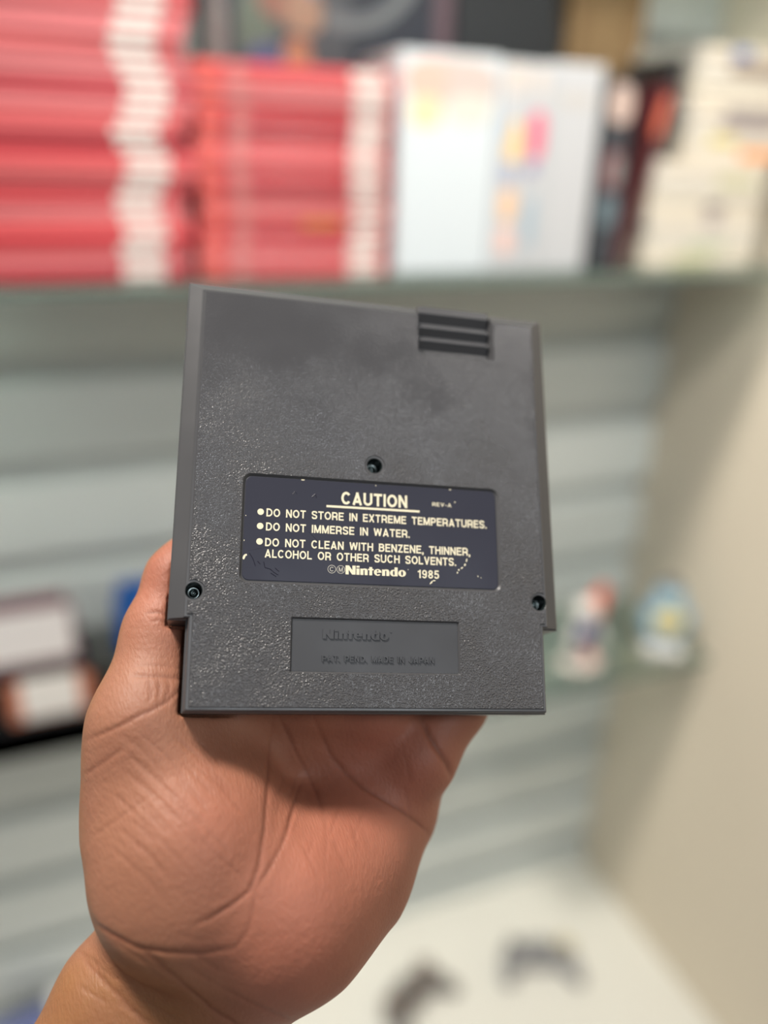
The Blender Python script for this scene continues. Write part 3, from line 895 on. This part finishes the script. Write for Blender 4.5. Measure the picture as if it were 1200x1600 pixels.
for k, J in list(J_F.items()) + [('thumb', J_THUMB)]:
    a, b = np.array(J[-2][:3]), np.array(J[-1][:3]); r = J[-1][3]
    out = R_CART @ np.array([0, 0, -1.0]) if k != 'thumb' else np.array([-0.55, 0.1, 0.83])
    ax = (b - a) / np.linalg.norm(b - a); out = out - ax * (out @ ax); out /= np.linalg.norm(out); sd = np.cross(ax, out)
    c = b + ax * r * .15
    rows = []
    for i in range(7):
        s = -1 + 2 * i / 6
        row = []
        for j in range(7):
            t = -1 + 2 * j / 6
            w = r * .72 * (1 - .12 * max(s, 0) ** 2)
            p = c + ax * (s * r * .8 * (1 - .22 * t * t)) + sd * (t * w)
            h = math.sqrt(max(0.0, 1 - (t * .72) ** 2)) * r * (1 - .10 * max(s, 0) ** 2) + .15
            row.append(p + out * h)
        rows.append(row)
    mb = MB(); vs = [p for rw in rows for p in rw]; vs2 = [p - out * .7 for p in vs]; n = 7
    fsx = [(i * n + j, i * n + j + 1, (i + 1) * n + j + 1, (i + 1) * n + j) for i in range(n - 1) for j in range(n - 1)]
    fs2 = [tuple(49 + q for q in f[::-1]) for f in fsx]
    bd = [i for i in range(7)] + [i * 7 + 6 for i in range(1, 7)] + [42 + i for i in range(5, -1, -1)] + [i * 7 for i in range(5, 0, -1)]
    sd_f = [(bd[i], 49 + bd[i], 49 + bd[(i + 1) % len(bd)], bd[(i + 1) % len(bd)]) for i in range(len(bd))]
    mb.add(cam_to_world(np.array(vs + vs2)), fsx + fs2 + sd_f, 0, True)
    mb.build('fingernail', NAIL, hand)

# ------------------------------------------------------------------ game cases on the glass shelf
CL, CD, CT = 0.192, 0.105, 0.011


def case_meshes(name, L, D, T, shell, insert, blocks):
    """a closed plastic case lying flat, spine towards -Y: shell mesh + printed spine insert"""
    mb = MB(); mb.box(0, L, 0, D, 0, T)
    a = mb.build(name, shell, None, bevel=T * .13)
    sp = MB(); x0, x1 = .004, L - .004
    e = T * .12
    sp.box(x0, x1, -.0004, .0006, e, T - e, 0)
    for k, (p, q) in enumerate(blocks):
        sp.box(p, q, -.0007, .0004, e * 1.2, T - e * 1.2, k + 1)
    b = sp.build('spine_insert', insert, a)
    return a, b


PINKISH = mat('spine_pale_red', (0.55, 0.20, 0.19), 0.35)
WHITE_BLK = mat('spine_logo_white', (0.72, 0.66, 0.62), 0.35)
protos = {}
for i, r in enumerate(REDS):
    for s, blk in (('tall', (CL - .062, CL - .024)), ('short', (CL - .042, CL - .009))):
        ins = mat('red_spine', tuple(c * f for c, f in zip(r.node_tree.nodes['Principled BSDF'].inputs[0].default_value[:3], (1.05, 1.0, 1.0))), 0.3)
        protos[(i, s)] = case_meshes('game_case', CL, CD, CT * .97, r, [ins, WHITE_BLK] + ([RED_BRIGHT, PINKISH] if s == 'short' else []), [blk] + ([(.004, .024), (.034, .048)] if s == 'short' else []))


def place(pr, loc, rot=(0, 0, 0), first={}):
    a, b = pr
    k = a.as_pointer()
    if k not in first:
        first[k] = 1; r, c = a, b
    else:
        r = a.copy(); COL.objects.link(r); c = b.copy(); COL.objects.link(c); c.parent = r
    r.location = loc; r.rotation_euler = rot
    return r


random.seed(7)
FY = 0.832
offs = [0, 2, -3, 4, 1, -4, -5, 3, 8, 7, -2, -6, 2, 6, 9, 5, -3, -6, -4, 0, 3, 2, -2, -4, 1, 0, 0]
x_ref = 0.138 - CL
seq1 = [2, 3, 1, 0, 5, 3, 0, 4, 5, 1, 2, 4, 5, 3, 2, 3, 3, 5, 3, 3, 5, 4, 1, 0, 3, 4]
for i in range(26):
    o = place(protos[(seq1[i], 'tall')], (x_ref + offs[i] * .0008 + i * .00055 + random.uniform(-.001, .001), FY + random.uniform(0, .004), SH_Z + .0003 + i * CT), (0, 0, random.uniform(-.012, .012)))
    tag(o, f'red game case, {ordinal(i + 1)} from the bottom of the taller left stack', 'game case', 'red game cases in the taller stack')
seq2 = [0, 3, 0, 2, 1, 5, 4, 2, 0, 4, 1, 2, 2, 0, 3, 5, 0]
x_ref = 0.1485
for i in range(17):
    o = place(protos[(seq2[i], 'short')], (x_ref + random.uniform(-.002, .002) - .0012 * math.sin(i * .8), FY + random.uniform(0, .004), SH_Z + .0003 + i * CT), (0, 0, random.uniform(-.012, .012)))
    tag(o, f'red game case, {ordinal(i + 1)} from the bottom of the shorter red stack', 'game case', 'red game cases in the shorter stack')
    if i == 4:
        MB().box(.100, .140, -.0009, .0002, .002, .009).build('spine_sticker', mat('amber_sticker', (0.62, 0.22, 0.04), .4), o)
for k, (a, b) in list(protos.items()):        # a colour no stack used
    if a.get('label') is None:
        bpy.data.objects.remove(b); bpy.data.objects.remove(a)


def art_front(root, x0, x1, z0, z1, y, patches, base):
    """printed front: coloured patches on a sheet"""
    mb = MB(); mats = [base]
    mb.box(x0, x1, y - .0006, y, z0, z1, 0)
    for i, (u0, u1, w0, w1, c) in enumerate(patches):
        m_ = mat('print_ink', c, .4); mats.append(m_)
        cx, cz, rx, rz = (u0 + u1) / 2, (w0 + w1) / 2, (u1 - u0) / 2, (w1 - w0) / 2
        pts = [(cx + rx * math.copysign(abs(math.cos(t)) ** .7, math.cos(t)), cz + rz * math.copysign(abs(math.sin(t)) ** .7, math.sin(t))) for t in [2 * math.pi * k / 20 for k in range(20)]]
        d = y - .0008 - .0001 * i
        mb.rings([[(px, y, pz) for px, pz in pts], [(px, d, pz) for px, pz in pts]], len(mats) - 1)
    return mb.build('cover_print', mats, root)


def upright(name, x0, x1, y0, y1, h, shell, label, cat, patches=(), base=None, rot=0.0, z=None, group=None, bev=.0015):
    root = MB().box(0, x1 - x0, 0, y1 - y0, 0, h).build(name, shell, None, bevel=bev)
    root.location = (x0, y0, (SH_Z if z is None else z) + .0003)
    root.rotation_euler = (0, rot, 0)
    tag(root, label, cat, group)
    if base:
        art_front(root, .003, x1 - x0 - .003, .003, h - .003, -.0002, patches, base)
    return root


GLOSSY_W = mat('glossy_white_print', (0.60, 0.66, 0.70), 0.35)
PALE_W = mat('pale_white_print', (0.50, 0.515, 0.54), 0.35)
WY0 = 0.830
SAL, YEL = (0.75, 0.45, 0.38), (0.75, 0.62, 0.40)
upright('game_box', 0.346, 0.4555, WY0, WY0 + .108, .207, WHITE_PL, 'wide white game box with a salmon band, right of the shorter red stack', 'game box',
        [(.004, .105, .160, .202, (0.55, 0.47, 0.44)), (.006, .05, .165, .198, SAL), (.010, .045, .14, .168, YEL), (.05, .10, .145, .17, (0.62, 0.62, 0.56))], GLOSSY_W)
upright('game_box', 0.4565, 0.488, WY0 - .002, WY0 + .106, .204, WHITE_PL, 'narrow white game box with yellow and orange spine patches', 'game box',
        [(.005, .026, .175, .20, (0.62, 0.55, 0.50)), (.009, .026, .105, .150, (0.80, 0.55, 0.22)), (.003, .012, .13, .155, (.40, .50, .62)), (.004, .022, .088, .112, (.36, .40, .52)), (.006, .026, .052, .085, (.78, .52, .33)), (.006, .026, .02, .045, (.78, .52, .46))], PALE_W)
upright('game_box', 0.489, 0.516, WY0, WY0 + .106, .204, WHITE_PL, 'narrow white game box with a crimson patch above a blue one', 'game box',
        [(.003, .020, .175, .20, (0.60, 0.55, 0.52)), (.003, .022, .113, .160, (0.70, 0.13, 0.22)), (.003, .016, .098, .112, (.24, .24, .42)), (.006, .019, .025, .078, (.34, .44, .52))], PALE_W)
upright('game_box', 0.517, 0.579, WY0 + .002, WY0 + .108, .206, WHITE_PL, 'white game box without pictures, beside the dark case', 'game box',
        [(.006, .054, .165, .180, (0.50, 0.49, 0.48))], PALE_W)
DKP = mat('dark_print', (0.035, 0.042, 0.055), .35)
upright('game_box', 0.588, 0.624, 0.836, 0.938, .196, DARKPL, 'dark game box with a pale pink top beside the white boxes', 'game box',
        [(.004, .033, .152, .19, (0.55, 0.42, 0.37)), (.006, .030, .085, .125, (.20, .07, .08)), (.016, .029, .09, .12, (.26, .24, .24)), (.006, .030, .045, .08, (.12, .17, .20))], DKP)
BURG = mat('burgundy_print', (0.085, 0.012, 0.018), .35)
upright('game_box', 0.628, 0.646, 0.850, 0.955, .200, BURG, 'dark burgundy game box leaning between the dark box and the cream cases', 'game box',
        [(.003, .015, .145, .19, (0.62, 0.13, 0.07))], BURG, rot=math.radians(12.5), z=SH_Z + .0002)
# cream cases lying in two stacks
CRL, CRT = 0.165, 0.0148
CREAMS = [mat('cream_case', c, .4) for c in [(0.66, 0.60, 0.50), (0.70, 0.65, 0.55), (0.60, 0.57, 0.50), (0.66, 0.63, 0.57)]]
INKS = {'grey': (.28, .25, .25), 'blue': (.16, .24, .50), 'brown': (.24, .17, .13), 'yellow': (.66, .58, .24), 'orange': (.78, .28, .06), 'olive': (.55, .55, .36), 'mauve': (.33, .28, .30), 'green': (.40, .46, .34)}
INKM = {k: mat('spine_ink_' + k, v, .4) for k, v in INKS.items()}
low = [('olive', .04, .10), ('green', .06, .12), (None,), ('mauve', .082, .105), ('grey', .08, .11), (None,), ('olive', .09, .15), (None,)]
upp = [('orange', .078, .14), ('yellow', .03, .07), ('mauve', .045, .13), ('grey', .05, .13), (None,), (None,), ('brown', .045, .12), ('blue', .045, .07)]
def cream_stack(x, y, z0, spec, where):
    z = z0 + .0003
    for i, s in enumerate(spec):
        a, b = case_meshes('game_case', CRL, .12, CRT * .97, CREAMS[i % 4], [CREAMS[(i + 1) % 4]] + ([INKM[s[0]]] if s[0] else []), [(s[1], s[2])] if s[0] else [])
        a.location = (x + random.uniform(-.002, .002), y + random.uniform(0, .003), z); a.rotation_euler = (0, 0, random.uniform(-.01, .01))
        z += CRT
        if s[0]:
            nm = f'cream game case with {s[0]} spine print, {ordinal(i + 1)} up in {where}'
        else:
            nm = f'plain cream game case, {ordinal(i + 1)} up in {where}'
        tag(a, nm, 'game case', 'cream game cases by the side wall')
    return z
zt = cream_stack(0.673, 0.842, SH_Z, low, 'the lower stack by beige wall')
cream_stack(0.712, 0.846, zt, upp, 'the upper stack by beige wall')
upright('game_box', 0.682, 0.694, 0.862, 0.955, .106, DARKPL, 'slim black game box leaning on the upper cream stack', 'game box', [], None, rot=math.radians(7), z=zt)

# tall boxes standing behind the stacks
bk = upright('boxed_set', 0.185, 0.432, 0.946, 1.012, .33, mat('midnight_box', (0.012, 0.017, 0.030), .4), 'tall midnight blue box with a picture and a grey arc, behind the shorter red stack', 'box')
art_front(bk, .028, .150, .06, .325, -.0003, [(.002, .02, .16, .26, (.20, .18, .17)), (.03, .07, .20, .26, (.10, .13, .10)), (.05, .11, .235, .31, (.22, .10, .07)), (.08, .12, .225, .262, (.30, .18, .12)), (.02, .06, .27, .32, (.12, .16, .28)), (.1, .118, .26, .32, (.16, .17, .24)), (.04, .08, .17, .215, (.06, .07, .16)), (.078, .108, .17, .222, (.36, .15, .08))],
          mat('picture_ground', (0.05, 0.055, 0.065), .4))
arc = MB(); n = 40; cx, cz = .150, .315
P = lambda r, y: [(cx + r * math.cos(t), y, cz + r * math.sin(t)) for t in [2 * math.pi * i / n for i in range(n)]]
pts_o = [(a, b) for a, b in [(cx + .085 * math.cos(t), cz + .085 * math.sin(t)) for t in [math.radians(-110 + 110 * i / 24) for i in range(25)]]]
pts_i = [(a, b) for a, b in [(cx + .070 * math.cos(t), cz + .070 * math.sin(t)) for t in [math.radians(-110 + 110 * i / 24) for i in range(25)]]]
poly = pts_o + pts_i[::-1]
arc.rings([[(x, -.0002, z) for x, z in poly], [(x, -.0012, z) for x, z in poly]])
arc.build('grey_arc', mat('arc_ink', (.13, .14, .15), .4), bk)
upright('box', 0.4335, 0.455, 0.95, 1.012, .34, mat('mauve_box', (0.10, 0.06, 0.075), .5), 'slim mauve box standing between the midnight box and the black box', 'box')
upright('box', 0.456, 0.585, 0.944, 1.012, .34, mat('black_box', (0.008, 0.012, 0.017), .4), 'tall black box standing behind the white game boxes', 'box')
upright('box', 0.587, 0.612, 0.975, 1.014, .262, mat('charcoal_box', (0.022, 0.024, 0.027), .45), 'small charcoal box standing between the black box and the cardboard box', 'box')
cb = upright('cardboard_box', 0.614, 0.722, 0.968, 1.014, .36, mottle(mat('cardboard', (.2, .13, .06), .8), (0.20, 0.125, 0.055), (0.24, 0.15, 0.07), 30), 'brown cardboard box standing behind the dark boxes', 'box')
MB().box(.045, .062, -.0006, 0, .002, .358).build('packing_tape', mat('tape', (.26, .17, .08), .3), cb)

# ------------------------------------------------------------------ cartridges on wall ledges
def ledge(x0, x1, y0, z, t, label):
    mb = MB(); mb.box(x0, x1, y0, WY - .0005, z - t, z); mb.box(x0, x1, y0, y0 + .003, z - t, z + .004)
    o = mb.build('wall_ledge', BLACK, bevel=.0008)
    return tag(o, label, 'ledge')


def small_cart(x0, x1, y0, z, h, shell, sticker, label, inset_=(.10, .12), t=.016):
    w = x1 - x0
    mb = MB(); mb.box(0, w, 0, t, 0, h * .82); mb.box(w * .06, w * .94, .001, t - .001, h * .82, h)
    r = mb.build('game_cartridge', shell, bevel=.002)
    r.location = (x0, y0, z + .0004)
    MB().box(w * inset_[0], w * (1 - inset_[0]), -.0005, .0005, h * inset_[1], h * (1 - inset_[1])).build('sticker', sticker, r)
    return tag(r, label, 'game cartridge')


MAUVE = mat('mauve_shell', (0.20, 0.095, 0.115), .4)
ORANGE = mat('orange_shell', (0.62, 0.23, 0.14), .4)
BLUE = mat('blue_shell', (0.006, 0.085, 0.36), .35)
LY = 0.935
ledge(-0.24, 0.012, LY - .004, EYE - .585, .008, 'thin black wall ledge under the mauve cartridge')
ledge(-0.26, 0.060, LY - .012, EYE - .655, .044, 'thick black wall ledge under the orange cartridge')
small_cart(-0.135, -0.006, LY, EYE - .585, .094, MAUVE, mat('pale_sticker', (0.92, 0.88, 0.88), .35), 'mauve game cartridge with a pale label on the thin black ledge', (.04, .15))
small_cart(-0.094, 0.004, LY - .004, EYE - .655, .066, ORANGE, mat('white_sticker', (0.92, 0.89, 0.86), .35), 'orange game cartridge with a white label on the thick black ledge', (.17, .06))
ledge(0.030, 0.160, LY - .004, EYE - .585, .006, 'thin black wall ledge behind the thumb')
small_cart(0.040, 0.135, LY, EYE - .585, .095, BLUE, mat('blue_sticker', (0.012, 0.12, 0.42), .3), 'blue game cartridge partly hidden behind the thumb', (.14, .14))

# ------------------------------------------------------------------ two small toys on the corner shelf
def smooth_part(name, prims, m, parent, step=2.5, k=3.0):
    """prims: (centre mm, radii mm) ellipsoids or (a, b, ra, rb) tapered bars, merged softly"""
    lo = np.full(3, 1e9); hi = -lo
    for p in prims:
        if len(p) == 2: c, r = np.array(p[0], float), np.array(p[1], float); lo = np.minimum(lo, c - r); hi = np.maximum(hi, c + r)
        else:
            for c, r in ((p[0], p[2]), (p[1], p[3])): lo = np.minimum(lo, np.array(c) - r); hi = np.maximum(hi, np.array(c) + r)
    def fn(P):
        d = None
        for p in prims:
            s = ell_sdf(P, *p) if len(p) == 2 else seg_sdf(P, *p)
            d = s if d is None else smin(d, s, k)
        return d
    return sdf_object(name, fn, lo - 3 * step, hi + 3 * step, step, m, parent)


TW = mat('toy_white', (0.74, 0.72, 0.68), .4); TR = mat('toy_red', (0.62, 0.10, 0.04), .4); TN = mat('toy_navy', (0.03, 0.045, 0.22), .4)
TG = mat('toy_grey', (0.20, 0.20, 0.19), .5); TP = mat('toy_pink', (0.70, 0.38, 0.34), .5)
toy = empty('toy_robot', (0.680, 0.862, SH2_Z + .0004))
tag(toy, 'small white toy robot with a red backpack and navy chest', 'toy')
smooth_part('base', [((0, 0, 7), (34, 26, 7))], mat('toy_base', (.72, .66, .60), .45), toy, 2.0)
for sx in (-1, 1):
    smooth_part('leg', [((sx * 10, 0, 12), (sx * 9, 0, 42), 8.5, 7.5), ((sx * 10, -6, 15), (9, 14, 6))], TP if sx > 0 else TG, toy, 1.8)
smooth_part('torso', [((0, 0, 50), (0, 0, 66), 13, 15)], TN, toy, 1.8)
for sx in (-1, 1):
    smooth_part('arm', [((sx * 18, 0, 72), (sx * 25, -6, 48), 6, 5), ((sx * 25, -7, 46), (6.5, 6.5, 6.5))], TW, toy, 1.5)
hd = smooth_part('head', [((-4, -2, 97), (18, 16, 17)), ((-4, 0, 84), (8, 8, 9))], TW, toy, 1.6)
smooth_part('backpack', [((19, 8, 92), (17, 12, 23)), ((29, 10, 110), (10, 8, 16))], TR, toy, 1.6)
plush = empty('plush_bird', (0.818, 0.853, SH2_Z + .0004), (0, 0, -0.5))
tag(plush, 'round pale blue plush bird with a yellow belly and white feet', 'plush toy')
PB = mat('plush_blue', (0.27, 0.42, 0.52), .9); PY = mat('plush_yellow', (0.68, 0.58, 0.26), .9); PW = mat('plush_white', (0.66, 0.65, 0.62), .9); PD = mat('plush_dark', (0.09, 0.10, 0.11), .9)
smooth_part('body', [((0, 0, 50), (34, 27, 40)), ((0, 0, 95), (24, 22, 24))], PB, plush, 2.2, 10)
smooth_part('belly', [((0, -17, 62), (22, 13, 22))], PY, plush, 2.0)
smooth_part('cap', [((0, 1, 114), (15, 15, 10))], PD, plush, 1.8)
for sx in (-1, 1):
    smooth_part('foot', [((sx * 15, -16, 14), (17, 20, 14))], PW, plush, 2.0)
    smooth_part('wing', [((sx * 31, 0, 60), (7, 13, 22))], PB, plush, 2.0)
smooth_part('beak', [((0, -22, 94), (6, 8, 4))], PY, plush, 1.4)

# ------------------------------------------------------------------ things on the white deck
GP = mat('pad_grey', (0.16, 0.16, 0.165), .45); GB = mat('pad_brown', (0.11, 0.055, 0.035), .5); GY = mat('pad_yellow', (0.62, 0.53, 0.28), .5); GW = mat('pad_light', (0.55, 0.52, 0.48), .5)


def gamepad(x, y, rz, body, cap, btn, label):
    r = empty('game_controller', (x, y, Z_DECK + .0004), (0, 0, rz))
    tag(r, label, 'game controller')
    smooth_part('body', [((0, 0, 20), (52, 28, 16)), ((-48, -8, 18), (-62, -48, 14), 20, 12), ((48, -8, 18), (62, -48, 14), 20, 12)][:1] +
                [((-46, -8, 19), (-60, -46, 13), 18, 12), ((46, -8, 19), (60, -46, 13), 18, 12)], body, r, 2.8, 10)
    for sx in (-1, 1):
        smooth_part('thumbstick', [((sx * 22, -14, 32), (sx * 22, -14, 42), 5, 5), ((sx * 22, -14, 45), (10, 10, 4))], cap, r, 1.8, 2)
    for i in range(4):
        a = math.pi / 2 * i
        mb = MB(); mb.lathe([(.0048, .030), (.0048, .0405), (.0035, .0415)], 0, 16, (.046 + .011 * math.cos(a), .004 + .011 * math.sin(a)))
        mb.build('button', btn, r)
    mb = MB(); mb.box(-.058, -.034, .0, .008, .03, .0405); mb.box(-.050, -.042, -.008, .016, .03, .0405); mb.build('direction_pad', cap, r, bevel=.001)
    return r


gamepad(0.430, 0.858, 0.5, mat('pad_dark', (0.17, 0.16, 0.15), .5), GB, GB, 'dark grey game controller with brown sticks on the white deck beside the wrist')
gamepad(0.672, 0.850, -0.35, mat('pad_mid', (0.26, 0.26, 0.265), .45), GP, GY, 'mid grey game controller with yellow buttons, right of the dark one')
bx = empty('game_box', (-0.155, 0.955, Z_DECK + .0004), (0, 0, 0.15))
tag(bx, 'small box with blue top and pink lower half at the left end of the deck', 'game box')
MB().box(-.042, .042, -.03, .03, 0, .06).build('lower_half', mat('pink_box', (.30, .13, .13), .5), bx, bevel=.001)
MB().box(-.042, .042, -.03, .03, .0605, .092).build('upper_half', mat('slate_blue_box', (.10, .12, .26), .5), bx, bevel=.001)
bx = empty('game_box', (-0.075, 0.975, Z_DECK + .0004), (0, 0, 0.05))
tag(bx, 'plain pale grey box on the deck behind the wrist', 'game box')
MB().box(-.038, .038, -.03, .03, 0, .10).build('carton', mat('pale_carton', (.50, .52, .52), .5), bx, bevel=.001)
MB().box(-.0385, .0385, -.0305, .0305, .082, .102).build('lid', mat('pale_lid', (.56, .57, .57), .5), bx, bevel=.001)
